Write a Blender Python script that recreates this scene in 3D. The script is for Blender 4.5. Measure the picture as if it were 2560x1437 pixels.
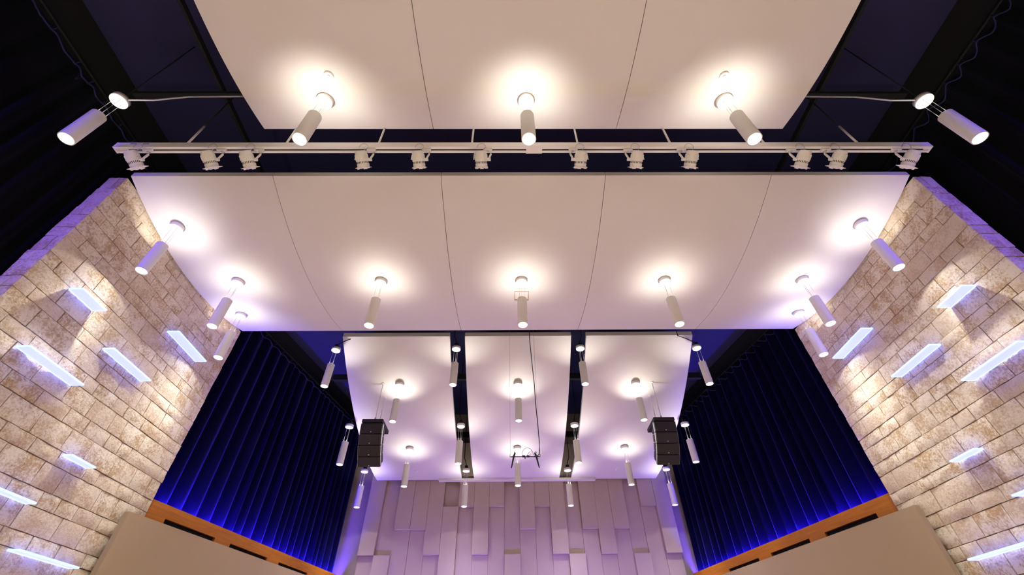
import bpy, math, random
from mathutils import Vector, Matrix

random.seed(7)
R_ = math.radians
scene = bpy.context.scene
for o in list(bpy.data.objects):
    bpy.data.objects.remove(o)
COL = scene.collection
EYE = 1.6            # all coordinates below are written relative to eye height; raised by EYE at the end

# ------------------------------------------------------------------ camera
YAW, PITCH, ROLL, F_PX = 0.012171, 0.755116, -0.011911, 1089.40
def camera_axes():
    fwd = Vector((math.sin(YAW)*math.cos(PITCH), math.cos(YAW)*math.cos(PITCH), math.sin(PITCH)))
    r = Vector((math.cos(YAW), -math.sin(YAW), 0)); u = r.cross(fwd)
    c, s = math.cos(ROLL), math.sin(ROLL)
    return c*r + s*u, -s*r + c*u, fwd
cr, cu, cf = camera_axes()
cd = bpy.data.cameras.new('camera'); cam = bpy.data.objects.new('camera', cd); COL.objects.link(cam)
cd.sensor_width = 36.0; cd.lens = 36.0*F_PX/2560.0; cd.clip_start = 0.05; cd.clip_end = 200
m = Matrix.Identity(4)
for i in range(3):
    m[i][0], m[i][1], m[i][2] = cr[i], cu[i], -cf[i]
m[0][3], m[1][3], m[2][3] = -0.30, 0.0, 0.0
cam.matrix_world = m
scene.camera = cam

# ------------------------------------------------------------------ world, exposure
w = bpy.data.worlds.new('world'); scene.world = w; w.use_nodes = True
w.node_tree.nodes['Background'].inputs[0].default_value = (0.010, 0.010, 0.014, 1)
w.node_tree.nodes['Background'].inputs[1].default_value = 1.0
vs = scene.view_settings
vs.view_transform = 'Standard'; vs.look = 'None'; vs.gamma = 1.0; vs.use_curve_mapping = False
vs.exposure = 0.0

# light levels (every lamp object is made with the fixture it belongs to)
W_DOWN, W_HOUSE, W_UP = 670.0, 2150.0, 21.0
WARM_DOWN = (1.0, 0.99, 0.93); WARM_UP = (1.0, 0.97, 0.84)
W_HOUSE_LED, W_COVE, W_FOOT, W_STRIP = 2400.0, 460.0, 2300.0, 340.0
PURPLE = (0.13, 0.05, 1.0); BLUE = (0.08, 0.03, 1.0); VIOLET = (0.24, 0.13, 1.0)
SHELF_GLOW = 3.0

# ------------------------------------------------------------------ helpers
def lin(r, g, b):
    f = lambda c: (c/255/12.92) if c/255 <= 0.04045 else ((c/255+0.055)/1.055)**2.4
    return (f(r), f(g), f(b), 1.0)

def new_mat(name):
    mt = bpy.data.materials.new(name); mt.use_nodes = True
    return mt, mt.node_tree.nodes, mt.node_tree.links, mt.node_tree.nodes['Principled BSDF']

def plain(name, col, rough=0.6, metal=0.0, grain=0.0, grain_scale=60.0, bump=0.0, spec=0.5):
    mt, n, l, b = new_mat(name)
    b.inputs['Base Color'].default_value = col; b.inputs['Roughness'].default_value = rough
    b.inputs['Metallic'].default_value = metal; b.inputs['Specular IOR Level'].default_value = spec
    tc = n.new('ShaderNodeTexCoord'); nz = n.new('ShaderNodeTexNoise')
    nz.inputs['Scale'].default_value = grain_scale; nz.inputs['Detail'].default_value = 4
    l.new(tc.outputs['Object'], nz.inputs['Vector'])
    if grain > 0:
        mx = n.new('ShaderNodeMix'); mx.data_type = 'RGBA'
        mx.inputs['A'].default_value = tuple(c*(1-grain) for c in col[:3])+(1,)
        mx.inputs['B'].default_value = tuple(min(1, c*(1+grain)) for c in col[:3])+(1,)
        l.new(nz.outputs['Fac'], mx.inputs['Factor']); l.new(mx.outputs['Result'], b.inputs['Base Color'])
    if bump > 0:
        bp = n.new('ShaderNodeBump'); bp.inputs['Strength'].default_value = bump; bp.inputs['Distance'].default_value = 0.01
        l.new(nz.outputs['Fac'], bp.inputs['Height']); l.new(bp.outputs['Normal'], b.inputs['Normal'])
    return mt

def glow(name, col, strength):
    mt, n, l, b = new_mat(name)
    b.inputs['Base Color'].default_value = (0.25, 0.25, 0.28, 1); b.inputs['Roughness'].default_value = 0.3
    b.inputs['Emission Color'].default_value = tuple(col)+(1,); b.inputs['Emission Strength'].default_value = strength
    return mt

def stone_mat(name, light, dark, mid):
    mt, n, l, b = new_mat(name)
    tc = n.new('ShaderNodeTexCoord'); oi = n.new('ShaderNodeObjectInfo')
    off = n.new('ShaderNodeVectorMath'); off.operation = 'ADD'
    cmb = n.new('ShaderNodeCombineXYZ')
    ml = n.new('ShaderNodeMath'); ml.operation = 'MULTIPLY'; ml.inputs[1].default_value = 57.0
    l.new(oi.outputs['Random'], ml.inputs[0])
    for i in range(3): l.new(ml.outputs[0], cmb.inputs[i])
    l.new(tc.outputs['Object'], off.inputs[0]); l.new(cmb.outputs[0], off.inputs[1])
    def noise(scale, detail, rough):
        z = n.new('ShaderNodeTexNoise'); z.inputs['Scale'].default_value = scale
        z.inputs['Detail'].default_value = detail; z.inputs['Roughness'].default_value = rough
        l.new(off.outputs[0], z.inputs['Vector']); return z
    big = noise(3.2, 5, 0.62); fine = noise(26, 6, 0.7); mid_n = noise(11, 7, 0.72)
    def ramp(src, p0, c0, p1, c1):
        r = n.new('ShaderNodeValToRGB'); r.color_ramp.elements[0].position = p0; r.color_ramp.elements[0].color = c0
        r.color_ramp.elements[1].position = p1; r.color_ramp.elements[1].color = c1
        l.new(src, r.inputs['Fac']); return r
    pat = n.new('ShaderNodeMath'); pat.operation = 'MULTIPLY_ADD'; pat.inputs[1].default_value = 0.48
    l.new(big.outputs['Fac'], pat.inputs[0])
    m2 = n.new('ShaderNodeMath'); m2.operation = 'MULTIPLY'; m2.inputs[1].default_value = 0.52
    l.new(fine.outputs['Fac'], m2.inputs[0]); l.new(m2.outputs[0], pat.inputs[2])
    r1 = ramp(pat.outputs[0], 0.42, dark, 0.545, light)
    # stone to stone variation
    mx = n.new('ShaderNodeMix'); mx.data_type = 'RGBA'; mx.blend_type = 'MIX'
    rr = ramp(oi.outputs['Random'], 0.35, (0, 0, 0, 1), 1.0, (0.65, 0.65, 0.65, 1))
    l.new(rr.outputs['Color'], mx.inputs['Factor']); l.new(r1.outputs['Color'], mx.inputs['A'])
    mx.inputs['B'].default_value = mid
    l.new(mx.outputs['Result'], b.inputs['Base Color'])
    b.inputs['Roughness'].default_value = 0.92; b.inputs['Specular IOR Level'].default_value = 0.2
    bp1 = n.new('ShaderNodeBump'); bp1.inputs['Strength'].default_value = 1.0; bp1.inputs['Distance'].default_value = 0.036
    l.new(mid_n.outputs['Fac'], bp1.inputs['Height'])
    bp2 = n.new('ShaderNodeBump'); bp2.inputs['Strength'].default_value = 0.8; bp2.inputs['Distance'].default_value = 0.013
    l.new(fine.outputs['Fac'], bp2.inputs['Height']); l.new(bp1.outputs['Normal'], bp2.inputs['Normal'])
    l.new(bp2.outputs['Normal'], b.inputs['Normal'])
    return mt

def wood_mat(name, c0, c1):
    mt, n, l, b = new_mat(name)
    tc = n.new('ShaderNodeTexCoord'); mp = n.new('ShaderNodeMapping'); mp.inputs['Scale'].default_value = (0.6, 0.6, 9)
    nz = n.new('ShaderNodeTexNoise'); nz.inputs['Scale'].default_value = 2.2; nz.inputs['Detail'].default_value = 6
    nz.inputs['Distortion'].default_value = 0.8
    l.new(tc.outputs['Object'], mp.inputs['Vector']); l.new(mp.outputs[0], nz.inputs['Vector'])
    r = n.new('ShaderNodeValToRGB'); r.color_ramp.elements[0].position = 0.3; r.color_ramp.elements[0].color = c0
    r.color_ramp.elements[1].position = 0.7; r.color_ramp.elements[1].color = c1
    l.new(nz.outputs['Fac'], r.inputs['Fac']); l.new(r.outputs['Color'], b.inputs['Base Color'])
    b.inputs['Roughness'].default_value = 0.45
    return mt

def velvet(name, col, sheen, tint):
    mt, n, l, b = new_mat(name)
    b.inputs['Base Color'].default_value = col; b.inputs['Roughness'].default_value = 0.95
    b.inputs['Specular IOR Level'].default_value = 0.05
    b.inputs['Sheen Weight'].default_value = sheen; b.inputs['Sheen Roughness'].default_value = 0.4
    b.inputs['Sheen Tint'].default_value = tint
    tc = n.new('ShaderNodeTexCoord'); nz = n.new('ShaderNodeTexNoise'); nz.inputs['Scale'].default_value = 35
    l.new(tc.outputs['Object'], nz.inputs['Vector'])
    bp = n.new('ShaderNodeBump'); bp.inputs['Strength'].default_value = 0.15; bp.inputs['Distance'].default_value = 0.01
    l.new(nz.outputs['Fac'], bp.inputs['Height']); l.new(bp.outputs['Normal'], b.inputs['Normal'])
    return mt

M = dict(
    cloud=plain('painted gypsum', lin(224, 219, 214), 0.75, grain=0.012, grain_scale=3),
    white=plain('white powder coat', lin(240, 238, 236), 0.42, grain=0.02, grain_scale=40),
    rail=plain('white enamel rail', lin(240, 237, 234), 0.4, grain=0.02, grain_scale=30),
    wire=plain('steel wire', lin(190, 188, 186), 0.3, metal=0.8),
    chrome=plain('zinc rigging plate', lin(200, 200, 196), 0.32, metal=0.9, grain=0.1, grain_scale=30),
    black=plain('black paint', lin(9, 9, 11), 0.85, grain=0.15, grain_scale=20),
    plastic=plain('black plastic', lin(20, 19, 19), 0.45, grain=0.1, grain_scale=50),
    cabinet=plain('black textured cabinet paint', lin(34, 30, 29), 0.6, grain=0.12, grain_scale=160, bump=0.2),
    grille=plain('black perforated grille', lin(40, 34, 32), 0.65, grain=0.3, grain_scale=220, bump=0.3),
    badge=plain('silver badge', lin(200, 200, 215), 0.3, metal=0.6),
    deck=plain('navy painted roof deck', lin(39, 37, 82), 0.85, grain=0.12, grain_scale=2),
    side=plain('black painted wall', lin(14, 13, 17), 0.9, grain=0.2, grain_scale=4),
    beige=plain('beige painted plaster', lin(166, 144, 112), 0.8, grain=0.02, grain_scale=3),
    concrete=plain('cast panel', lin(182, 164, 152), 0.85, grain=0.07, grain_scale=34, bump=0.25),
    backwall=plain('back wall plaster', lin(150, 134, 120), 0.85, grain=0.05, grain_scale=12),
    mortar=plain('mortar', lin(158, 130, 98), 0.95, grain=0.12, grain_scale=40, bump=0.4),
    floor=plain('stage floor boards', lin(192, 170, 150), 0.6, grain=0.1, grain_scale=5),
    rear=plain('rear wall paint', lin(205, 194, 180), 0.9, grain=0.05, grain_scale=6),
    conduit=plain('grey conduit', lin(150, 146, 152), 0.5, grain=0.05),
    stone=stone_mat('rock faced limestone', lin(248, 236, 214), lin(200, 168, 126), lin(232, 211, 186)),
    wood=wood_mat('maple veneer', lin(176, 100, 6), lin(202, 124, 14)),
    curtain=velvet('navy velvet', lin(7, 6, 38), 0.25, (0.25, 0.25, 1, 1)),
    drape=velvet('black velour', lin(13, 13, 18), 0.08, (0.4, 0.4, 0.8, 1)),
    lit_hem=plain('blue lit hem colour', lin(30, 30, 84), 0.8, grain=0.1, grain_scale=20),  # blue light catching the curtain tops is put into this colour
    lens=glow('lamp lens', (1.0, 0.95, 0.86), 9.0),
    uplens=glow('upper lamp lens', (1.0, 0.93, 0.8), 3.0),
    shelf=glow('edge lit acrylic', (0.19, 0.22, 1.0), SHELF_GLOW),
    shelf_rim=glow('bright acrylic rim', (0.17, 0.26, 1.0), SHELF_GLOW*1.3),
    led_purple=glow('purple led lens', PURPLE, 6.0),
    led_blue=glow('blue led strip', (0.12, 0.06, 1.0), 4.0),
)

class MB:
    """collects shapes for one mesh"""
    def __init__(s): s.v = []; s.f = []; s.sm = []
    def quadbox(s, p):                      # p: 8 corners, bottom ring then top ring
        b = len(s.v); s.v += [tuple(q) for q in p]
        for f in ((0,3,2,1),(4,5,6,7),(0,1,5,4),(1,2,6,5),(2,3,7,6),(3,0,4,7)):
            s.f.append(tuple(b+i for i in f)); s.sm.append(False)
        return s
    def box(s, lo, hi):
        (x0,y0,z0),(x1,y1,z1) = lo, hi
        return s.quadbox([(x0,y0,z0),(x1,y0,z0),(x1,y1,z0),(x0,y1,z0),(x0,y0,z1),(x1,y0,z1),(x1,y1,z1),(x0,y1,z1)])
    def rings(s, rings, close0=True, close1=True, smooth=True):
        n = len(rings[0]); b = len(s.v)
        for r in rings: s.v += [tuple(q) for q in r]
        for i in range(len(rings)-1):
            for j in range(n):
                k = (j+1) % n
                s.f.append((b+i*n+j, b+i*n+k, b+(i+1)*n+k, b+(i+1)*n+j)); s.sm.append(smooth)
        if close0: s.f.append(tuple(b+j for j in reversed(range(n)))); s.sm.append(False)
        if close1: s.f.append(tuple(b+(len(rings)-1)*n+j for j in range(n))); s.sm.append(False)
        return s
    def lathe(s, prof, n=24, c=(0,0,0), close0=True, close1=True):    # prof: (r, z) upward
        return s.rings([[(c[0]+r*math.cos(2*math.pi*j/n), c[1]+r*math.sin(2*math.pi*j/n), c[2]+z) for j in range(n)] for r, z in prof], close0, close1)
    def tube(s, path, r, n=6):
        path = [Vector(p) for p in path]; rr = []
        for i, p in enumerate(path):
            t = (path[min(i+1, len(path)-1)] - path[max(i-1, 0)]).normalized()
            a = t.cross(Vector((0,0,1)))
            if a.length < 1e-3: a = t.cross(Vector((0,1,0)))
            a.normalize(); bb = t.cross(a)
            rr.append([p + r*(math.cos(2*math.pi*j/n)*a + math.sin(2*math.pi*j/n)*bb) for j in range(n)])
        return s.rings(rr)
    def grid(s, rows, smooth=True):
        b = len(s.v); n = len(rows[0])
        for r in rows: s.v += [tuple(q) for q in r]
        for i in range(len(rows)-1):
            for j in range(n-1):
                s.f.append((b+i*n+j, b+i*n+j+1, b+(i+1)*n+j+1, b+(i+1)*n+j)); s.sm.append(smooth)
        return s
    def xform(s, mtx):
        s.v = [tuple(mtx @ Vector(q)) for q in s.v]; return s
    def build(s, name, mat, parent=None, loc=(0,0,0), fix=True):
        me = bpy.data.meshes.new(name); me.from_pydata(s.v, [], s.f)
        me.polygons.foreach_set('use_smooth', s.sm); me.materials.append(M[mat])
        if fix:
            import bmesh
            bm = bmesh.new(); bm.from_mesh(me); bmesh.ops.recalc_face_normals(bm, faces=bm.faces); bm.to_mesh(me); bm.free()
        o = bpy.data.objects.new(name, me); COL.objects.link(o); o.location = loc
        if parent: o.parent = parent
        return o

def tag(o, label=None, cat=None, group=None, kind=None):
    if label: o['label'] = label
    if cat: o['category'] = cat
    if group: o['group'] = group
    if kind: o['kind'] = kind
    return o
def empty(name, loc): 
    o = bpy.data.objects.new(name, None); COL.objects.link(o); o.location = loc; o.empty_display_size = 0.1
    return o
def structure(o, label): return tag(o, label, None, None, 'structure')
def dup(root, loc):
    r = root.copy(); COL.objects.link(r); r.location = loc
    for ch in list(root.children):
        c = ch.copy(); COL.objects.link(c); c.parent = r
        for g in list(ch.children):
            d = g.copy(); COL.objects.link(d); d.parent = c
    return r

# ------------------------------------------------------------------ curved surfaces of the clouds (z of the underside at y)
def z_near(y): return 6.86 + 6.0 - math.sqrt(36.0 - (y-1.62)**2)
def z_wide(y): return 6.868 + 7.5 - math.sqrt(56.25 - (y-7.02)**2)
def z_stage(y): return 6.12 + 11.6 - math.sqrt(134.56 - (17.2-y)**2)

# ------------------------------------------------------------------ the shell
structure(MB().box((-8.6,-7.0,-1.75),(8.6,17.9,-1.6)).build('floor','floor'), 'pale wooden floor of the hall and stage')
ce = structure(MB().box((-8.6,-7.0,9.45),(8.6,9.6,9.6)).build('ceiling','deck'), 'dark navy roof deck above the ceiling clouds')
structure(MB().box((-8.6,9.6,8.95),(8.6,17.9,9.1)).build('ceiling','deck'), 'dark navy roof deck above the stage')
structure(MB().box((-8.6,9.5,9.1),(8.6,9.6,9.45)).build('trim_1','deck'), 'navy drop between the two roof decks')
structure(MB().box((-8.6,-7.2,-1.6),(8.6,-7.0,9.6)).build('wall_rear','rear'), 'plain rear wall of the hall')
for sx, nm in ((-1,'left'),(1,'right')):
    structure(MB().box((sx*8.15,-7.0,-1.6),(sx*8.35,9.6,9.45)).build('wall_house_'+nm,'side'), 'black side wall behind the %s house drape' % nm)
    # stage side wall behind the curtain, splayed inwards
    a0, a1 = Vector((sx*8.16, 9.4, 0)), Vector((sx*6.46, 17.9, 0)); nrm = Vector((-(a1-a0).y, (a1-a0).x, 0)).normalized()
    if nrm.x*sx < 0: nrm = -nrm
    q = [a0, a1, a1+nrm*0.15, a0+nrm*0.15]
    structure(MB().quadbox([(p.x,p.y,-1.6) for p in q]+[(p.x,p.y,8.95) for p in q]).build('wall_stage_'+nm,'side'), 'black splayed side wall of the stage, %s' % nm)

# back wall with its cast panels
XL = -5.56; PW = 0.5655
wb = structure(MB().box((-6.5,17.53,-1.6),(6.5,17.78,8.95)).build('wall_back','backwall'), 'back wall of the stage clad in staggered vertical panels')
Z1, Z2, Z3 = 5.18, 4.42, 3.63
COLS = [(Z3,1),(Z3,0),(Z2,1),(Z2,1),(Z3,1),(Z1,0),(Z1,1),(Z3,1),(Z1,1),(Z3,0),(Z2,1),(Z1,1),(Z3,1),(Z3,0),(Z2,1),(Z3,1),(Z2,1),(Z3,0),(Z1,1),(Z3,1)]
rnd = random.Random(3)
for i, (zj, up) in enumerate(COLS):
    x0 = XL + i*PW + 0.004; x1 = x0 + PW - 0.008
    base = rnd.choice([0.03, 0.04, 0.055])
    du, dl = (base+0.165, base) if up else (0.02, 0.205)
    for (za, zb, d) in ((zj+0.004, 7.6, du), (0.9, zj-0.004, dl), (-1.6, 0.892, du)):
        MB().box((x0,17.53-d,za),(x1,17.531,zb)).build('panel','concrete',wb)

# ------------------------------------------------------------------ stone walls, every stone a piece
BEDS = [7.217, 6.862, 6.651, 6.305, 6.09, 5.745, 5.525, 5.18, 4.963, 4.62, 4.415, 4.085, 3.86, 3.53, 3.295, 2.95, 2.735, 2.39, 2.17, 1.845, 1.641, 1.3, 1.09, 0.745]
JL = [[5.27,5.73,6.41,6.87,7.57,8.13,8.72],[4.86,5.38,5.83,6.37,6.78,7.41,7.89,8.44,8.93],[5.06,5.55,5.98,6.63,6.95,7.59,8.24,8.78],[4.87,5.22,5.7,6.35,6.81,7.35,7.83,8.41],[5.43,6.02,6.57,7.13,7.53,8.08,9.06],[4.88,5.29,5.78,6.06,6.68,7.24,7.78,8.48,8.76],[5.1,5.55,6.27,6.81,7.26,7.61,7.98,8.57,9.06],[4.85,5.38,6.1,6.58,6.96,7.42,7.83,8.37,8.8,9.23],[5.23,5.81,6.23,6.7,7.24,7.69,7.99,8.51],[4.86,5.45,5.9,6.38,6.8,7.04,7.55,7.9,8.46,9.01],[5.15,6.13,6.64,7.12,7.71,7.98,8.5,9.07],[4.85,5.36,5.92,6.48,6.77,7.26,7.57,8.1,8.72,9.2],[5.21,5.75,6.36,6.9,7.44,7.76,8.33,9.05],[5.44,6.03,6.6,7.05,7.58,7.92,8.2,9.19],[5.12,5.67,6.26,6.87,7.37,8.01,8.58,9.06],[4.98,5.53,5.9,6.43,6.95,7.56,7.86,8.38,8.8,9.27],[5.0,5.55,6.11,6.8,7.25,7.65,8.09,8.56],[5.17,5.49,5.94,6.53,7.11,7.47,7.85,8.43],[5.05,5.62,6.11,6.66,6.94,7.7,8.24,8.9],[5.07,5.54,6.07,6.87,7.41,7.96,8.55],[5.11,5.67,6.16,6.67,7.23,7.95,8.44,8.91],[5.11,5.73,6.22,6.91,7.71,8.2,8.75],[5.07,5.72,6.23,6.83,7.38,7.97,8.67]]
JR = [[5.21,5.7,6.38,7.07,7.61,8.15,8.72],[4.91,5.35,5.93,6.43,6.96,7.36,7.87,8.62,9.16],[5.06,5.61,6.15,6.76,7.18,7.56,8.44],[4.88,5.3,5.74,6.29,6.85,7.41,7.8,8.28,8.86],[5.46,6.03,6.5,7.2,8.03,8.54,9.07],[4.92,5.3,5.88,6.19,6.73,7.07,7.69,8.1,8.88,9.19],[5.21,5.67,6.38,6.93,7.3,7.92,8.49,9.01],[4.91,5.47,6.06,6.56,7.11,7.66,8.23,8.83],[5.24,5.73,6.26,6.7,7.22,7.84,8.49,9.02],[4.88,5.31,5.89,6.46,6.85,7.25,7.53,8.04,8.52,9.04],[5.0,5.66,6.3,6.98,7.42,7.85,8.35,9.0],[5.04,5.6,6.07,6.6,7.16,7.65,8.17,8.68],[5.32,5.77,6.24,6.92,7.39,7.85,8.46,9.03],[5.09,5.62,6.19,6.76,7.11,7.57,8.09,8.66,9.21],[5.08,5.55,6.01,6.6,7.3,7.73,8.42,9.0],[5.06,5.7,6.34,7.0,7.54,8.19,8.65,9.18],[5.2,5.55,6.07,6.59,7.06,7.45,8.4],[5.05,5.5,5.99,6.71,7.2,7.79,8.55],[5.03,5.53,6.08,6.69,7.34,7.94,8.43],[5.14,5.93,6.38,6.97,7.49,8.15,8.53,8.94],[5.16,5.64,6.13,6.62,7.28,7.84,8.35,8.87],[5.17,5.85,6.47,7.0,7.76,8.26,8.73],[5.25,5.78,6.28,6.95,7.52,8.02,8.67]]
def stone(parent, c, U, V, N, lu, lv, rn, rough):
    """rock faced block: U, V in the face, N outward"""
    nu, nv = 4, 3; mb = MB(); hu, hv = lu/2, lv/2
    rows = []
    tilt_u, tilt_v = rn.uniform(-.006,.006), rn.uniform(-.006,.006)
    for j in range(nv+1):
        row = []
        for i in range(nu+1):
            u = -hu + lu*i/nu; v = -hv + lv*j/nv
            edge = i in (0,nu) or j in (0,nv)
            if edge: nn = rn.uniform(0.0, 0.006); u += rn.uniform(-.004,.004) if 0 < i < nu else rn.uniform(-.003,.003); v += rn.uniform(-.004,.004)
            else: nn = rn.uniform(0.006, 0.010+rough*0.6); u += rn.uniform(-.02,.02); v += rn.uniform(-.02,.02)
            nn += tilt_u*u/hu + tilt_v*v/hv
            row.append(U*u + V*v + N*nn)
        rows.append(row)
    if U.cross(V).dot(N) < 0: rows = [list(reversed(r)) for r in rows]
    mb.grid(rows, True)
    idx = [i for i in range(nu+1)] + [j*(nu+1)+nu for j in range(1,nv+1)] + [nv*(nu+1)+i for i in range(nu-1,-1,-1)] + [j*(nu+1) for j in range(nv-1,0,-1)]
    front = [Vector(mb.v[k]) for k in idx]; n = len(idx); base = len(mb.v)
    mb.v += [tuple(p) for p in front]
    mb.v += [tuple(p - N*(p.dot(N)+0.045)) for p in front]
    for k in range(n):
        kk = (k+1) % n
        mb.f.append((base+kk, base+k, base+n+k, base+n+kk)); mb.sm.append(False)
    return mb.build('stone', 'stone', parent, c, False)
UY, UZ, UX = Vector((0,1,0)), Vector((0,0,1)), Vector((1,0,0))
for sx, nm, joints in ((-1,'left',JL),(1,'right',JR)):
    rn = random.Random(11 if sx < 0 else 23)
    xa, xb = sorted((sx*7.51, sx*7.80))
    wall = structure(MB().box((xa,4.63,-1.6),(xb,9.37,7.20)).build('wall_'+nm,'mortar'), 'wall of pale rock-faced limestone blocks on the %s' % nm)
    G = 0.0065
    for i in range(len(BEDS)-1):
        z1, z0 = BEDS[i], BEDS[i+1]
        ys = [4.60] + joints[i] + [9.37]
        for y0, y1 in zip(ys[:-1], ys[1:]):
            c = Vector((sx*7.485, (y0+y1)/2, (z0+z1)/2))
            stone(wall, c, UY, UZ, UX*-sx, y1-y0-2*G, z1-z0-2*G, rn, 0.030 if i > 8 else 0.018)
        # narrow end of the wall towards the audience
        cuts = [7.485, 7.82] if i % 3 else [7.485, rn.uniform(7.60,7.70), 7.82]
        for a, b in zip(cuts[:-1], cuts[1:]):
            c = Vector((sx*(a+b)/2, 4.605, (z0+z1)/2))
            stone(wall, c, UX, UZ, -UY, b-a-2*G*0.6, z1-z0-2*G, rn, 0.012)

# ------------------------------------------------------------------ stage edge: wood band with slots, beige wall in front
for sx, nm, k in ((-1,'left',2),(1,'right',3)):
    A = Vector((sx*7.60, 9.40, 0)); B = Vector((sx*5.98, 17.45, 0)); d = (B-A).normalized(); L = (B-A).length
    inw = Vector((d.y, -d.x, 0)); inw = inw if inw.x*sx < 0 else -inw
    def slab(mb, t0, t1, z0, z1, n0, n1):
        q = [A+d*t0+inw*n0, A+d*t1+inw*n0, A+d*t1+inw*n1, A+d*t0+inw*n1]
        mb.quadbox([(p.x,p.y,z0) for p in q]+[(p.x,p.y,z1) for p in q])
    band = MB(); slab(band, 0, L, 2.79, 3.03, -0.06, 0.0)
    slots = [(0.59,2.12),(2.66,4.16),(4.71,6.19)]
    edges = [0]+[e for s_ in slots for e in s_]+[L]
    for a, b in zip(edges[0::2], edges[1::2]): slab(band, a, b, 2.60, 2.79, -0.06, 0.0)
    slab(band, 0, L, 1.5, 2.60, -0.06, 0.0)
    tr = structure(band.build('trim_%d' % k,'wood'), 'orange maple band below the blue curtain with black slots, %s side' % nm)
    for a, b in slots:
        mb = MB(); slab(mb, a-0.03, b+0.03, 2.57, 2.82, -0.10, -0.062); mb.build('slot_back','black',tr)
    # cove light strip that washes the curtain from below
    st = MB(); slab(st, 0.05, L-0.1, 2.93, 2.95, -0.10, -0.075)
    so = tag(st.build('led_strip','led_blue'), 'blue light strip hidden behind the wooden band at the %s' % nm, 'light strip')
    ld = bpy.data.lights.new('cove_lamp','AREA'); ld.shape='RECTANGLE'; ld.size = L-0.2; ld.size_y = 0.04; ld.energy = W_COVE; ld.color = BLUE
    lo = bpy.data.objects.new('cove_lamp', ld); COL.objects.link(lo); lo.parent = so
    mid = A + d*(L/2) + inw*(-0.088)
    zl = (Vector((0,0,-1)) + inw*0.12).normalized(); xl = d; yl = zl.cross(xl)
    mt = Matrix.Identity(4)
    for i in range(3): mt[i][0], mt[i][1], mt[i][2] = xl[i], yl[i], zl[i]
    mt[0][3], mt[1][3], mt[2][3] = mid.x, mid.y, 2.955
    lo.matrix_local = mt
    # beige wall
    P = Vector((sx*7.28, 8.70, 0)); dd = Vector((-sx*math.sin(R_(12.4)), math.cos(R_(12.4)), 0)); LL = 8.8
    out = Vector((sx*math.cos(R_(12.4)), math.sin(R_(12.4)), 0))*0.12
    q = [P, P+dd*LL, P+dd*LL+out, P+out]
    structure(MB().quadbox([(p.x,p.y,-1.6) for p in q]+[(p.x,p.y,2.56) for p in q]).build('wall_front_'+nm,'beige'), 'plain beige low wall in front of the wooden band, %s side' % nm)

# ------------------------------------------------------------------ curtains
def curtain(name, A, B, z0, z1, pitch, amp, mat, label, group, seed, ties=True, droop=0.10):
    rn = random.Random(seed); A = Vector(A); B = Vector(B); d = (B-A).normalized(); L = (B-A).length
    nrm = Vector((-d.y, d.x, 0)); n = int(L/pitch); ts = [0.0]
    ws = [rn.uniform(0.7,1.35) for _ in range(n)]; tot = sum(ws)
    for w_ in ws: ts.append(ts[-1]+w_/tot*L)
    root = empty(name, (A+B)/2 + Vector((0,0,z0))); tag(root, label, 'curtain', group)
    base = root.location
    zs = [z0, z0+0.35, z0+(z1-z0)*0.35, z0+(z1-z0)*0.7, z1-0.35, z1-0.1, z1]
    amps = [rn.uniform(0.75,1.25) for _ in range(n)]; sk = [rn.uniform(0.22,0.42) for _ in range(n)]
    rows = []
    for zi, z in enumerate(zs):
        row = []; fz = (z-z0)/(z1-z0)
        for i in range(n):
            for s_ in range(10):
                u = s_/10; t = ts[i]+(ts[i+1]-ts[i])*u
                uu = u/sk[i]*0.5 if u < sk[i] else 0.5+(u-sk[i])/(1-sk[i])*0.5
                a = amp*amps[i]*(1.0-0.45*fz)
                o_ = a*math.cos(2*math.pi*uu) + 0.25*a*math.cos(4*math.pi*uu+0.6)
                zz = z - (droop*(math.sin(math.pi*u)**2)*(rn.uniform(.9,1.1)) if zi == len(zs)-1 else 0)
                row.append(A + d*t + nrm*o_ + Vector((0,0,zz)) - base)
        rows.append(row)
    lit_hem = [[p - nrm*0.0 + (Vector((0,0,0.0)) if k else Vector((0,0,-0.035))) for p in rows[-1]] for k in (0,1)]
    tp = MB().grid(lit_hem, True).build('lit_hem_strip','lit_hem',root, fix=False); tp.modifiers.new('thickness','SOLIDIFY').thickness = 0.022; tp.modifiers['thickness'].offset = 0  # added strip, its colour stands for blue light along the hem
    cl = MB().grid(rows, True).build('cloth', mat, root, fix=False)
    sd = cl.modifiers.new('thickness','SOLIDIFY'); sd.thickness = 0.006
    MB().tube([A+d*-0.02+Vector((0,0,z1+0.10))-base, B+Vector((0,0,z1+0.10))-base], 0.02, 8).build('curtain_track','black',root)
    if ties:
        for i in range(n):
            p = A + d*ts[i] + nrm*(amp*0.6) + Vector((0,0,z1)) - base
            q = p + Vector((0,0,0.10)) - nrm*(amp*0.6)
            MB().tube([p+Vector((0,0,-0.03)), p+Vector((0,0,0.03)), q], 0.012, 5).build('curtain_hook', 'lit_hem', root)  # hooks carry the same painted blue glint
    return root
for sx, nm in ((-1,'left'),(1,'right')):
    curtain('stage_curtain', (sx*7.86,9.44,0), (sx*6.24,17.40,0), 2.88, 8.03, 0.38, 0.115, 'curtain',
            'long dark blue pleated velvet curtain along the %s side of the stage' % nm, 'side curtains of the stage', 5 if sx<0 else 6)
    curtain('house_drape', (sx*7.98,-1.5,0), (sx*7.98,6.2,0), -1.55, 8.33, 0.42, 0.06, 'drape',
            'black drape at the %s edge of the picture beyond the stone wall end' % nm, 'black drapes of the house', 15 if sx<0 else 16)

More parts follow.
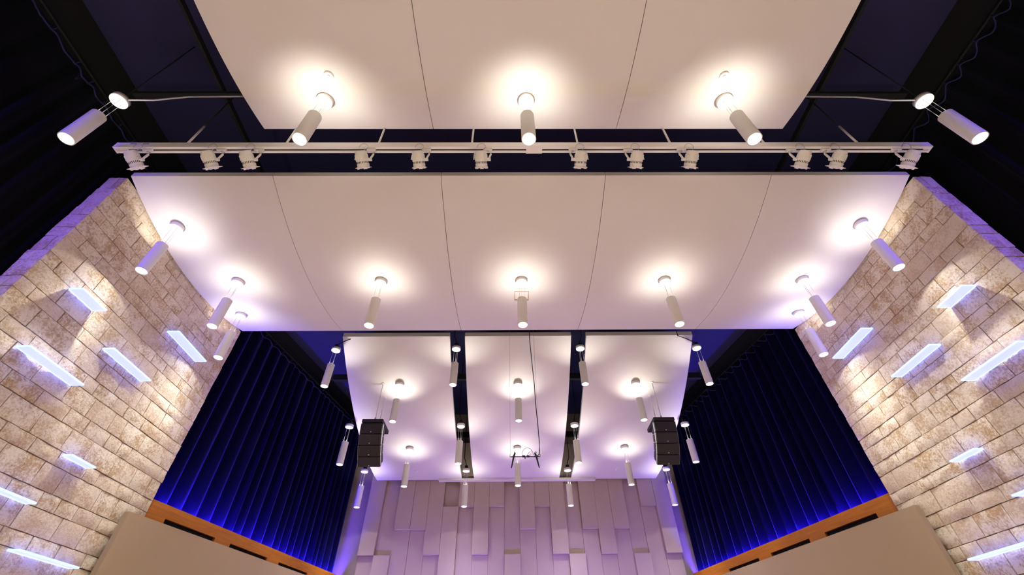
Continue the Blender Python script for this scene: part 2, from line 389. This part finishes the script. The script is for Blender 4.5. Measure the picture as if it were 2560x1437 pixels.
# ------------------------------------------------------------------ ceiling clouds
def cloud_panel(parent, x0, x1, y0, y1, zf, th, seg=28):
    low = []; top = []
    for i in range(seg+1):
        y = y0+(y1-y0)*i/seg; z = zf(y)
        low.append(((x0,y,z),(x1,y,z))); top.append(((x0,y,z+th),(x1,y,z+th)))
    mb = MB()
    rings = [[low[i][0], low[i][1], top[i][1], top[i][0]] for i in range(seg+1)]
    b = 0
    for r in rings: mb.v += r
    for i in range(seg):
        for j in range(4):
            k = (j+1) % 4
            mb.f.append((i*4+j, i*4+k, (i+1)*4+k, (i+1)*4+j)); mb.sm.append(j in (0,2))
    mb.f.append((0,1,2,3)); mb.sm.append(False); e = seg*4; mb.f.append((e,e+3,e+2,e+1)); mb.sm.append(False)
    o = mb.build('panel','cloud',parent)
    return o
def cloud(label, xs, y0, y1, zf, th, gap, group):
    root = empty('ceiling_cloud', (0,0,0)); tag(root, label, 'ceiling panel', group)
    for a, b in zip(xs[:-1], xs[1:]):
        o = cloud_panel(root, a+gap, b-gap, y0, y1, zf, th)
        md = o.modifiers.new('edge','EDGE_SPLIT'); md.split_angle = R_(40)
    return root
cloud('nearest curved white ceiling cloud of three panels at the top of the picture', [-4.515,-1.59,1.59,4.515], -0.4, 3.63, z_near, 0.10, 0.005, 'ceiling clouds')
cloud('widest curved white ceiling cloud of five panels spanning between both stone walls', [-7.455,-4.77,-1.575,1.575,4.77,7.455], 4.60, 9.38, z_wide, 0.115, 0.005, 'ceiling clouds')
cloud('curved white ceiling cloud above the left part of the stage', [-5.36,-2.09], 10.75, 17.28, z_stage, 0.14, 0, 'ceiling clouds')
cloud('curved white ceiling cloud above the middle of the stage, between two dark gaps', [-1.63,1.63], 10.75, 17.28, z_stage, 0.14, 0, 'ceiling clouds')
cloud('curved white ceiling cloud above the right part of the stage', [2.09,5.37], 10.75, 17.28, z_stage, 0.14, 0, 'ceiling clouds')
tag(MB().box((-2.98,17.10,6.05),(3.02,17.32,6.115)).build('screen_housing','cloud'), 'slim white housing along the far edge of the stage clouds', 'screen housing')

# dark roof framing
for sx, nm in ((-1,'left'),(1,'right')):
    tag(MB().box((sx*5.85-0.03,-2.0,8.62),(sx*5.85+0.03,9.4,8.74)).build('roof_joist','side'), 'black roof joist running along the hall above the %s side' % nm, 'joist', 'roof framing')
tag(MB().box((-7.5,3.56,8.50),(7.5,3.66,8.60)).build('cross_channel','black'), 'black cross channel that carries the light rail rods', 'steel channel', 'roof framing')
for k, y in enumerate((12.4, 16.7)):
    tag(MB().box((-6.0,y-0.06,7.55),(6.0,y+0.06,7.75)).build('cross_beam','black'), ('black cross beam above the middle of the stage clouds','black cross beam above the far end of the stage clouds')[k], 'beam', 'roof framing')

# ------------------------------------------------------------------ pendants
def peaked(ld, axis, power, floor_):
    """photometric curve of the lamp: strongest along its axis"""
    ld.use_nodes = True; n = ld.node_tree.nodes; l = ld.node_tree.links
    em = [x for x in n if x.type == 'EMISSION'][0]
    ge = n.new('ShaderNodeNewGeometry'); dt = n.new('ShaderNodeVectorMath'); dt.operation = 'DOT_PRODUCT'
    dt.inputs[1].default_value = axis; l.new(ge.outputs['Incoming'], dt.inputs[0])
    ab = n.new('ShaderNodeMath'); ab.operation = 'ABSOLUTE'; l.new(dt.outputs['Value'], ab.inputs[0])
    pw = n.new('ShaderNodeMath'); pw.operation = 'POWER'; pw.inputs[1].default_value = power; l.new(ab.outputs[0], pw.inputs[0])
    ma = n.new('ShaderNodeMath'); ma.operation = 'MULTIPLY_ADD'; ma.inputs[1].default_value = 1-floor_; ma.inputs[2].default_value = floor_
    l.new(pw.outputs[0], ma.inputs[0]); l.new(ma.outputs[0], em.inputs['Strength'])

DROP, BODY, RAD = 1.20, 0.71, 0.104
proto = empty('pendant_light', (0,0,-50))
MB().lathe([(0.122,0.0),(0.127,0.004),(0.127,0.085)], 32).build('canopy','white',proto)
for k in range(3):
    a = R_(90+120*k); x, y = 0.062*math.cos(a), 0.062*math.sin(a)
    MB().tube([(x,y,0.0),(x,y,-(DROP-BODY)-0.02)], 0.0035, 6).build('suspension_wire','wire',proto)
zt, zb = -(DROP-BODY), -DROP
cyl = MB(); n = 32
prof = [(RAD-0.012, zt-0.05),(RAD-0.012, zt),(RAD, zt),(RAD, zb),(RAD-0.012, zb),(RAD-0.014, zb+0.045)]
cyl.lathe(prof, n, close0=False, close1=False); shell = cyl.build('cylinder_body','white',proto)
shell.modifiers.new('edge','EDGE_SPLIT').split_angle = R_(50)
MB().lathe([(RAD-0.015, zb+0.040),(RAD-0.015, zb+0.048)], n).build('lens','lens',proto)
MB().lathe([(RAD-0.013, zt-0.055),(RAD-0.013, zt-0.047)], n).build('upper_lens','uplens',proto)
ld = bpy.data.lights.new('down_lamp','SPOT'); ld.energy = W_DOWN; ld.color = WARM_DOWN; ld.spot_size = R_(138); ld.spot_blend = 0.12; ld.shadow_soft_size = 0.06
peaked(ld, (0,0,1), 8.0, 0.045)
dl = bpy.data.objects.new('down_lamp', ld); COL.objects.link(dl); dl.parent = proto; dl.location = (0,0,zb+0.034)
lu = bpy.data.lights.new('up_lamp','SPOT'); lu.energy = W_UP; lu.color = WARM_UP; lu.spot_size = R_(136); lu.spot_blend = 0.85; lu.shadow_soft_size = 0.05
peaked(lu, (0,0,1), -2.5, 0.0)
ul = bpy.data.objects.new('up_lamp', lu); COL.objects.link(ul); ul.parent = proto; ul.location = (0,0,zt-0.03); ul.rotation_euler = (math.pi,0,0)

house_data = ld.copy(); house_data.energy = W_HOUSE
for nd in house_data.node_tree.nodes:
    if nd.type == 'MATH' and nd.operation == 'MULTIPLY_ADD': nd.inputs[2].default_value = 0.008
PX1, PX2 = 1.86, 3.74
PEND = [  # x, y, z of canopy underside (None = on the cloud), hung in the open on a black cord?, label
 (-6.50,3.05,6.97,'conduit','white cylinder pendant hanging outside the nearest cloud at far left'),
 (-3.23,3.05,None,'','white cylinder pendant under the left panel of the nearest cloud'),
 (0.00,3.05,None,'','white cylinder pendant under the centre panel of the nearest cloud'),
 (3.21,3.05,None,'','white cylinder pendant under the right panel of the nearest cloud'),
 (6.46,3.05,6.97,'conduit','white cylinder pendant hanging outside the nearest cloud at far right'),
 (-6.98,5.60,None,'','white cylinder pendant beside the left stone wall, nearest of the three along it'),
 (6.92,5.58,None,'','white cylinder pendant beside the right stone wall, nearest of the three along it'),
 (-6.36,7.06,None,'','white cylinder pendant beside the left stone wall, middle of the three along it'),
 (-3.16,7.06,None,'','white cylinder pendant under the widest cloud, next to the middle one on its left'),
 (0.00,7.06,None,'','white cylinder pendant in front of the small square hatch frame in the widest cloud'),
 (3.24,7.06,None,'','white cylinder pendant under the widest cloud, next to the middle one on its right'),
 (6.38,7.06,None,'','white cylinder pendant beside the right stone wall, middle of the three along it'),
 (-6.92,8.36,None,'','white cylinder pendant at the far end of the left stone wall'),
 (6.98,8.36,None,'','white cylinder pendant at the far end of the right stone wall'),
 (-5.45,10.78,7.58,'cord','white cylinder pendant on black cord left of the stage clouds, highest of three'),
 (-PX1,10.78,7.60,'cord','white cylinder pendant in the dark gap left of the centre stage cloud, highest'),
 (PX1,10.78,7.60,'cord','white cylinder pendant in the dark gap right of the centre stage cloud, highest'),
 (5.33,10.70,7.54,'cord','white cylinder pendant on black cord right of the stage clouds, highest of three'),
 (-PX2,12.15,None,'','white cylinder pendant beside the left loudspeaker stack rods under the left stage cloud'),
 (0.00,12.15,None,'','white cylinder pendant under the centre stage cloud, nearer of two'),
 (PX2,12.15,None,'','white cylinder pendant beside the right loudspeaker stack rods under the right stage cloud'),
 (-5.50,13.50,6.46,'cord','white cylinder pendant just left of the left loudspeaker stack, against the curtain'),
 (-PX1,13.50,6.46,'cord','white cylinder pendant in the dark gap left of the centre stage cloud, middle'),
 (PX1,13.50,6.46,'cord','white cylinder pendant in the dark gap right of the centre stage cloud, middle'),
 (5.50,13.50,6.46,'cord','white cylinder pendant just right of the right loudspeaker stack, against the curtain'),
 (-PX2,14.88,None,'','white cylinder pendant under the left stage cloud, farther of two'),
 (0.00,14.88,None,'','white cylinder pendant behind the hanging microphone bar under the centre stage cloud'),
 (PX2,14.88,None,'','white cylinder pendant under the right stage cloud, farther of two'),
 (-5.58,16.25,6.05,'cord','white cylinder pendant below the left loudspeaker stack, lowest at that side'),
 (-PX1,16.25,6.05,'cord','white cylinder pendant in the dark gap left of the centre stage cloud, lowest'),
 (PX1,16.25,6.05,'cord','white cylinder pendant in the dark gap right of the centre stage cloud, lowest'),
 (5.50,16.25,6.05,'cord','white cylinder pendant below the right loudspeaker stack, lowest at that side'),
 (-6.40,-1.6,6.97,'rod','added unseen fill pendant of the first row behind the viewer, far left'),  # both rows behind the viewer are added, unseen, to brighten the house
 (-3.20,-1.6,6.97,'rod','added unseen fill pendant of the first row behind the viewer, left of centre'),
 (0.00,-1.6,6.97,'rod','added unseen fill pendant of the first row behind the viewer, centre'),
 (3.20,-1.6,6.97,'rod','added unseen fill pendant of the first row behind the viewer, right of centre'),
 (6.40,-1.6,6.97,'rod','added unseen fill pendant of the first row behind the viewer, far right'),
 (-6.40,-4.6,6.97,'rod','added unseen fill pendant of the second row behind the viewer, far left'),
 (-3.20,-4.6,6.97,'rod','added unseen fill pendant of the second row behind the viewer, left of centre'),
 (0.00,-4.6,6.97,'rod','added unseen fill pendant of the second row behind the viewer, centre'),
 (3.20,-4.6,6.97,'rod','added unseen fill pendant of the second row behind the viewer, right of centre'),
 (6.40,-4.6,6.97,'rod','added unseen fill pendant of the second row behind the viewer, far right'),
]
for i, (x, y, z, hang, lab) in enumerate(PEND):
    if z is None:
        zf = z_near if y < 4 else z_wide if y < 10 else z_stage
        z = zf(y) - 0.085
    o = dup(proto, (x,y,z))
    o.location = (x,y,z)
    tag(o, lab, 'pendant lamp', 'white cylinder pendant lamps')
    if y < 4:                      # house circuit and added fill rows behind the viewer, brighter than the stage circuit
        for ch in o.children:
            if ch.name.startswith('down_lamp'): ch.data = house_data
for ch in list(proto.children): bpy.data.objects.remove(ch)
bpy.data.objects.remove(proto)
for o_, (x, y, z, hang, lab) in zip([o for o in COL.objects if o.name.startswith('pendant_light')], PEND):
    if hang == 'cord':
        MB().box((-0.055,-0.055,0.085),(0.055,0.055,0.20)).build('junction_box','black',o_)
        sgn = -1 if x > 0 else 1
        e = sgn*0.42 if abs(x) > 4 else sgn*-0.1
        top = (8.95 - z)
        MB().tube([(0,0,0.20),(e*0.12,0,0.26),(e*0.45,0.02,0.38),(e,0.05,0.52),(e,0.05,top)], 0.014, 6).build('black_cord','black',o_)
    elif hang == 'rod':
        MB().tube([(0,0,0.085),(0,0,9.45-z)], 0.012, 6).build('support_rod','black',o_)
    elif hang == 'conduit':
        s_ = 1 if x < 0 else -1
        MB().tube([(s_*0.12,0,0.05),(s_*0.50,0.02,0.09),(s_*0.75,0.02,0.16),(s_*1.0,0.02,0.22),(s_*2.0,0.02,0.24)], 0.014, 6).build('conduit','conduit',o_)
        MB().tube([(0,0,0.085),(0,0,9.45-z)], 0.010, 6).build('support_rod','black',o_)

# small fittings on the clouds
for x, y, zf, lab, r in ((-3.03,2.64,z_near,'small white round detector on the nearest cloud, left panel',0.075),(3.04,2.64,z_near,'small white round detector on the nearest cloud, right panel',0.075),
                       (-3.73,16.43,z_stage,'tiny white round sprinkler cover at the far end of the left stage cloud',0.06),(3.70,16.43,z_stage,'tiny white round sprinkler cover at the far end of the right stage cloud',0.06)):
    z = zf(y); sl = (zf(y+.01)-zf(y-.01))/.02
    o = empty('round_cover' if r < 0.07 else 'smoke_detector', (x,y,z)); tag(o, lab, 'detector' if r > 0.07 else 'sprinkler cover', 'round fittings on the clouds'); o.rotation_euler = (math.atan(sl),0,0)
    MB().lathe([(r*0.55,-0.022),(r*0.8,-0.020),(r,-0.008),(r,0.002)], 24).build('cover','white',o)
    MB().lathe([(r*0.25,-0.030),(r*0.35,-0.026),(r*0.35,-0.018)], 16).build('sensor_cap','white',o)
hz = z_wide(7.6)
hf = MB()
for (a, b) in (((-0.15,7.44),(0.18,7.448)),((-0.15,7.742),(0.18,7.75)),((-0.15,7.44),(-0.143,7.75)),((0.173,7.44),(0.18,7.75))):
    hf.box((a[0],a[1],hz-0.02),(b[0],b[1],hz+0.02))
tag(hf.build('hatch_frame','mortar'), 'thin square hatch frame in the middle of the widest ceiling cloud', 'hatch')

# ------------------------------------------------------------------ light rail
RX, RY, RZ = 6.62, 3.62, 6.50
rail = tag(empty('light_rail', (0,RY,RZ)), 'long white horizontal light rail hung on rods between the two front clouds', 'light rail')
rb = MB().box((-RX,-0.055,0.0),(RX,0.055,0.115)); rb.build('rail_body','rail',rail)
for (y0,y1) in ((-0.055,-0.012),(0.018,0.055)): MB().box((-RX,y0,-0.022),(RX,y1,0.0)).build('track_flange','rail',rail)
MB().box((-RX+0.2,-0.012,-0.004),(RX-0.1,0.018,-0.002)).build('track_slot','black',rail)
for x in (-RX,RX): MB().box((x-0.012,-0.058,-0.024),(x+0.012,0.058,0.118)).build('end_plate','rail',rail)
MB().box((0.0,-0.075,-0.03),(0.26,0.065,0.06)).build('feed_box','rail',rail)
for x in (-6.35,-6.15): MB().box((x-0.05,-0.0585,0.06),(x+0.05,-0.055,0.09)).build('cover_plate','conduit',rail)
for x in (-5.57,-3.95,-2.43,-0.89,0.86,2.40,3.97,5.54):
    rd = MB().tube([(x,0,0.115),(x,0,0.78)], 0.017, 8).build('hanger_rod','rail',rail)
    MB().tube([(x,0,0.78),(x,0,1.998)], 0.013, 8).build('upper_rod','black',rd)

# track spotlights
def head(x, aim, side, label):
    root = empty('track_spotlight', (x,RY,RZ-0.022)); tag(root, label, 'spotlight', 'white spotlights on the light rail')
    pv = Vector((0,0.02,-0.265))
    MB().box((side*0.10-0.07,-0.03,-0.045),(side*0.10+0.07,0.03,0.0)).build('track_adapter','white',root)
    ax = side*0.116
    MB().tube([(side*0.10,0,-0.045),(side*0.155,0.0,-0.085),(side*0.150,0.01,-0.12),(ax,0.02,-0.265)], 0.017, 6).build('yoke_arm','white',root)
    MB().tube([(side*0.06,0,-0.045),(-ax*0.9,0.0,-0.085),(-ax,0.01,-0.12),(-ax,0.02,-0.265)], 0.009, 6).build('yoke_arm','white',root)
    MB().tube([(ax-side*0.03,0.02,-0.265),(ax+side*0.035,0.02,-0.265)], 0.024, 10).build('pivot_knob','white',root)
    zl = -Vector(aim).normalized(); xl = Vector((1,0,0)); xl = (xl - zl*xl.dot(zl)).normalized(); yl = zl.cross(xl)
    mt = Matrix.Identity(4)
    for i in range(3): mt[i][0], mt[i][1], mt[i][2] = xl[i], yl[i], zl[i]
    mt = Matrix.Translation(pv) @ mt @ Matrix.Diagonal((0.84,0.84,0.70,1))
    body = MB().lathe([(0.080,-0.170),(0.108,-0.170),(0.114,-0.100),(0.110,-0.095),(0.110,-0.045),(0.116,-0.040),(0.115,0.0),(0.110,0.13),(0.100,0.185),(0.060,0.192)], 24).xform(mt).build('lamp_housing','white',root)
    body.modifiers.new('edge','EDGE_SPLIT').split_angle = R_(35)
    fins = MB(); vents = MB()
    for k in range(24):
        a = 2*math.pi*k/24
        ro = Matrix.Rotation(a,4,'Z')
        b = MB().box((0.106,-0.0045,0.0),(0.121,0.0045,0.105)).xform(mt@ro)
        bi = len(fins.v); fins.v += b.v; fins.f += [tuple(bi+i for i in f) for f in b.f]; fins.sm += b.sm
        b = MB().box((0.100,-0.0055,-0.092),(0.1112,0.0055,-0.048)).xform(mt@ro)
        bi = len(vents.v); vents.v += b.v; vents.f += [tuple(bi+i for i in f) for f in b.f]; vents.sm += b.sm
    tag(fins.build('cooling_fins','white',root), kind='stuff'); tag(vents.build('vent_slots','black',root), kind='stuff')
    MB().box((-0.120,-0.120,-0.182),(0.120,0.120,-0.172)).xform(mt).build('colour_frame','white',root)
    for k in range(3):
        ro = Matrix.Rotation(2*math.pi*k/3+0.5*math.pi,4,'Z')
        MB().box((0.085,-0.032,-0.205),(0.120,0.032,-0.155)).xform(mt@ro).build('frame_clip','white',root)
    MB().lathe([(0.085,-0.1815),(0.085,-0.1805)],20).xform(mt).build('front_lens','plastic',root)
    MB().tube([mt @ Vector((0.0,0.03,0.165))]+[Vector((0.07*math.cos(t), -0.075-0.03*math.sin(t), -0.06+0.07*math.sin(t))) for t in [math.pi*k/8 for k in range(9)]], 0.004, 5).build('safety_cable','wire',root)
    return root
ORD = ['leftmost','second from the left','third from the left','fourth from the left','fifth from the left','sixth from the left','sixth from the right','fifth from the right','fourth from the right','third from the right','second from the right','rightmost']
HX = [-6.18, -5.0, -4.4, -2.6, -1.71, -0.72, 0.86, 1.75, 2.62, 4.41, 4.98, 6.14]
for i, x in enumerate(HX):
    aim = Vector((0.25*x if abs(x) > 2 else 0, 12.5, 0.4)) - Vector((x,RY,RZ-0.2)); aim.x = -x*0.55
    head(x, aim, 1 if x < 0 else -1, 'white track spotlight on the light rail, '+ORD[i])

# ------------------------------------------------------------------ loudspeaker arrays
def array(sx, nm):
    cx = sx*4.32; root = empty('loudspeaker_array', (cx,12.4,4.85))
    tag(root, 'black stack of four curved loudspeaker cabinets hung under the %s stage cloud' % nm, 'loudspeaker', 'loudspeaker arrays')
    o = Vector(root.location); W = 0.325
    MB().box((-W+0.02,-0.32,1.10),(W-0.02,0.50,1.20)).build('rigging_frame','cabinet',root)
    p = Vector((0,-0.28,1.09)); inner = -sx
    for k, a in enumerate((8,20,34,46)):
        a = R_(a); dn = Vector((0,math.sin(a),-math.cos(a))); bk = Vector((0,math.cos(a),math.sin(a))); H = 0.315
        p0, p1 = p + dn*0.006, p + dn*(H-0.006)
        r0, r1 = p0 + bk*0.40 + dn*0.05, p1 + bk*0.40 - dn*0.05
        X = Vector((1,0,0))
        cab = MB().quadbox([p1-X*W, p1+X*W, r1+X*(W-0.03), r1-X*(W-0.03), p0-X*W, p0+X*W, r0+X*(W-0.03), r0-X*(W-0.03)]).build('cabinet','cabinet',root)
        bv = cab.modifiers.new('bevel','BEVEL'); bv.width = 0.012; bv.segments = 2
        g0, g1 = p0 + dn*0.012, p1 - dn*0.012; f = bk*-0.012
        MB().quadbox([g1-X*(W-0.015)+f, g1+X*(W-0.015)+f, g1+X*(W-0.015)+bk*0.004, g1-X*(W-0.015)+bk*0.004, g0-X*(W-0.015)+f, g0+X*(W-0.015)+f, g0+X*(W-0.015)+bk*0.004, g0-X*(W-0.015)+bk*0.004]).build('grille','grille',cab)
        c = p1 - dn*0.045 + bk*-0.014
        MB().quadbox([c+dn*0.014-X*0.004, c+dn*0.014+X*0.004, c+dn*0.014+X*0.004+bk*0.006, c+dn*0.014-X*0.004+bk*0.006, c-dn*0.014-X*0.020, c-dn*0.014+X*0.020, c-dn*0.014+X*0.020+bk*0.006, c-dn*0.014-X*0.020+bk*0.006]).build('badge','badge',cab)
        for s_ in (-1,1):
            e = X*s_*(W+0.006); i_ = X*s_*(W-0.004)
            b0, b1 = p0+bk*0.02+dn*0.01, p1+bk*0.02-dn*0.01
            MB().quadbox([b1+i_, b1+e, b1+e+bk*0.07, b1+i_+bk*0.07, b0+i_, b0+e, b0+e+bk*0.07, b0+i_+bk*0.07]).build('rigging_plate','chrome',cab)
            for q in (0.09, 0.21):
                h0 = p0 + dn*q + bk*0.16; e2 = X*s_*(W+0.003)
                MB().quadbox([h0+dn*0.035+i_*0.96, h0+dn*0.035+e2, h0+dn*0.035+e2+bk*0.10, h0+dn*0.035+i_*0.96+bk*0.10, h0-dn*0.035+i_*0.96, h0-dn*0.035+e2, h0-dn*0.035+e2+bk*0.10, h0-dn*0.035+i_*0.96+bk*0.10]).build('handle_recess','plastic',cab)
        p = p + dn*H
    for x_, y_ in ((0.05*-sx,12.16),(0.05*-sx,12.63)):
        zt_ = z_stage(y_)
        rr = MB().tube([(x_,y_-o.y,1.20),(x_,y_-o.y,zt_-o.z)], 0.014, 8).build('hanging_rod','white',root)
        MB().lathe([(0.045,-0.012),(0.05,-0.004),(0.05,0.01)], 16, (x_,y_-o.y,zt_-o.z)).build('ceiling_plate','white',rr)
        MB().lathe([(0.022,0),(0.03,0.02),(0.03,0.06),(0.02,0.08)], 10, (x_,y_-o.y,1.20)).build('turnbuckle','wire',rr)
    return root
array(-1,'left'); array(1,'right')

# ------------------------------------------------------------------ hanging microphone bar
MY, MZ = 10.10, 4.09
mb_ = tag(empty('microphone_bar', (0.08,MY,MZ)), 'thin black microphone bar hung on a wire in front of the centre stage cloud', 'microphone bar')
MB().tube([(-0.35,0,0),(0.35,0,0)], 0.011, 8).build('bar','plastic',mb_)
for x in (-0.35,0.35): MB().box((x-0.012,-0.014,-0.014),(x+0.012,0.014,0.05)).build('end_bracket','wire',mb_)
for x in (-0.345,0.345): MB().tube([(x,0,0.04),(x,0,4.86)], 0.003, 5).build('suspension_wire','wire',mb_)
MB().tube([(0.27,0,0.0),(0.33,-0.01,0.05),(0.348,-0.01,0.15),(0.35,-0.01,0.35),(0.335,0,0.8),(0.31,0,1.3),(0.30,0,1.9),(0.265,0.02,2.6),(0.235,0.04,3.3),(0.215,0.05,4.86)], 0.011, 8).build('signal_cable','plastic',mb_)
lp = [(-0.05+0.02,0,0.02)]+[(0.06-0.13*math.cos(t), -0.02, 0.04+0.16*math.sin(t)) for t in [math.pi*k/10 for k in range(11)]]+[(0.24,0,0.02)]
MB().tube(lp, 0.005, 5).build('cable_loop','plastic',mb_)
MB().tube([(0.04,0,0.02),(0.10,0,0.10),(0.15,0,0.15),(0.13,0,0.03)], 0.004, 5).build('cable_loop','plastic',mb_)
for x in (-0.03,0.07): MB().box((x-0.035,-0.02,-0.012),(x+0.035,0.02,0.022)).build('connector','plastic',mb_)
MB().box((-0.012,-0.015,-0.045),(0.012,0.015,-0.01)).build('clamp','plastic',mb_)
for sx, nm in ((-1,'left'),(1,'right')):
    x = 0.08+sx*0.265
    mi = tag(empty('microphone', (x,MY,MZ)), 'slim black microphone pointing down from the %s end of the hanging bar' % nm, 'microphone', 'microphones on the hanging bar')
    ln = MB().lathe([(0.011,-0.265),(0.014,-0.22),(0.018,-0.10),(0.021,-0.03),(0.018,0.0)], 12).xform(Matrix.Rotation(R_(-12*sx),4,'Y')).build('microphone_body','plastic',mi)
    MB().box((-0.024,-0.024,-0.014),(0.024,0.024,0.020)).build('clip','plastic',mi)
    MB().lathe([(0.020,0.02),(0.023,0.05),(0.016,0.10)], 12).xform(Matrix.Rotation(R_(-20*sx),4,'Y')).build('plug','plastic',mi)
    MB().tube([(0.012,0,0.09),(0.02*-sx,0,0.13)], 0.006, 6).build('cable_tail','plastic',mi)

# ------------------------------------------------------------------ glowing acrylic shelves on the stone walls
SH = [  # y0, y1, z, words
 (5.21,5.77,4.92,'short glowing blue acrylic shelf high on the %s stone wall, nearest its front corner'),
 (7.32,8.45,5.665,'topmost long glowing blue acrylic shelf on the %s stone wall, below the pendants'),
 (5.22,6.31,3.785,'long glowing blue acrylic shelf at mid height near the %s edge of the picture'),
 (6.36,7.44,4.55,'long glowing blue acrylic shelf at the middle of the %s stone wall'),
 (6.96,7.50,2.90,'short glowing blue acrylic shelf alone below the middle of the %s stone wall'),
 (6.16,6.93,2.16,'glowing blue acrylic shelf cut by the %s edge of the picture'),
 (7.12,8.32,1.60,'lowest long glowing blue acrylic shelf on the %s stone wall'),
]
for sx, nm in ((-1,'left'),(1,'right')):
    for (y0, y1, z, words), D in zip(SH, (0.24,0.25,0.22,0.21,0.16,0.155,0.165)):
        root = empty('light_shelf', (sx*7.46,(y0+y1)/2,z)); tag(root, words % nm, 'light shelf', 'glowing shelves on the stone walls')
        h = (y1-y0)/2; s = -sx
        def bx(x0,x1,ya,yb,za,zb): 
            a, b = sorted((s*x0, s*x1)); return MB().box((a,ya,za),(b,yb,zb))
        bx(0.012,D-0.012,-h+0.01,h-0.01,-0.010,0.010).build('acrylic_panel','shelf',root)
        bx(D-0.012,D,-h,h,-0.013,0.013).build('bright_edge','shelf_rim',root)
        bx(0.0,0.012,-h,h,-0.016,0.016).build('wall_channel','shelf_rim',root)
        for e in (-1,1): bx(0.012,D-0.012,min(e*h,e*(h-0.01)),max(e*h,e*(h-0.01)),-0.013,0.013).build('end_edge','shelf_rim',root)

# ------------------------------------------------------------------ coloured floor fixtures (below the frame)
def washer(name, loc, size, col, watts, label, tilt=(0,0,0), spot=None, along='X'):
    root = empty(name, loc); tag(root, label, 'floor light', 'coloured floor lights')
    lx, ly = (size, 0.14) if along == 'X' else (0.14, size)
    MB().box((-lx/2,-ly/2,0),(lx/2,ly/2,0.12)).build('fixture_body','black',root)
    MB().box((-lx/2+0.01,-ly/2+0.02,0.12),(lx/2-0.01,ly/2-0.02,0.126)).build('lens','led_purple',root)
    if spot:
        l_ = bpy.data.lights.new('wash_lamp','SPOT'); l_.spot_size = R_(spot); l_.spot_blend = 0.8; l_.shadow_soft_size = 0.12
    else:
        l_ = bpy.data.lights.new('wash_lamp','AREA'); l_.shape='RECTANGLE'; l_.size = lx-0.02; l_.size_y = ly-0.04
    l_.energy = watts; l_.color = col
    o = bpy.data.objects.new('wash_lamp', l_); COL.objects.link(o); o.parent = root; o.location = (0,0,0.135); o.rotation_euler = (math.pi+tilt[0], tilt[1], 0)
    return root
for sx, nm in ((-1,'left'),(1,'right')):
    pos = Vector((sx*7.55,-3.0,5.8)); aim = (Vector((sx*7.98,4.6,5.55)) - pos).normalized()
    root = tag(empty('led_flood', pos), 'purple flood light on the %s side wall of the house' % nm, 'flood light', 'purple house floods')
    qt = aim.to_track_quat('-Z','Y').to_matrix().to_4x4()
    MB().lathe([(0.12,-0.10),(0.13,-0.10),(0.13,0.05),(0.08,0.14)], 20).xform(qt).build('flood_body','black',root)
    MB().lathe([(0.115,-0.106),(0.115,-0.101)], 20).xform(qt).build('lens','led_purple',root)
    MB().box((min(0,sx*0.6),-0.03,-0.03),(max(0,sx*0.6),0.03,0.03)).build('wall_arm','black',root)
    l_ = bpy.data.lights.new('flood_lamp','SPOT'); l_.spot_size = R_(40); l_.spot_blend = 1.0; l_.shadow_soft_size = 0.10; l_.energy = W_HOUSE_LED; l_.color = PURPLE
    o = bpy.data.objects.new('flood_lamp', l_); COL.objects.link(o); o.parent = root; o.matrix_local = Matrix.Translation(aim*0.12) @ qt
for x, wd in ((-3.6,'left'),(0.0,'middle'),(3.6,'right')):
    washer('wash_light', (x,12.6,-1.6), 0.34, VIOLET, W_FOOT, 'violet floor light aimed at the panelled back wall, %s one' % wd, (R_(-60),0,0), 62)
washer('wash_light', (0,17.05,-1.6), 10.6, VIOLET, W_STRIP, 'violet light strip on the floor at the foot of the panelled back wall')

# everything so far is relative to eye height: stand the room on its floor
for o in COL.objects:
    if o.parent is None: o.location.z += EYE
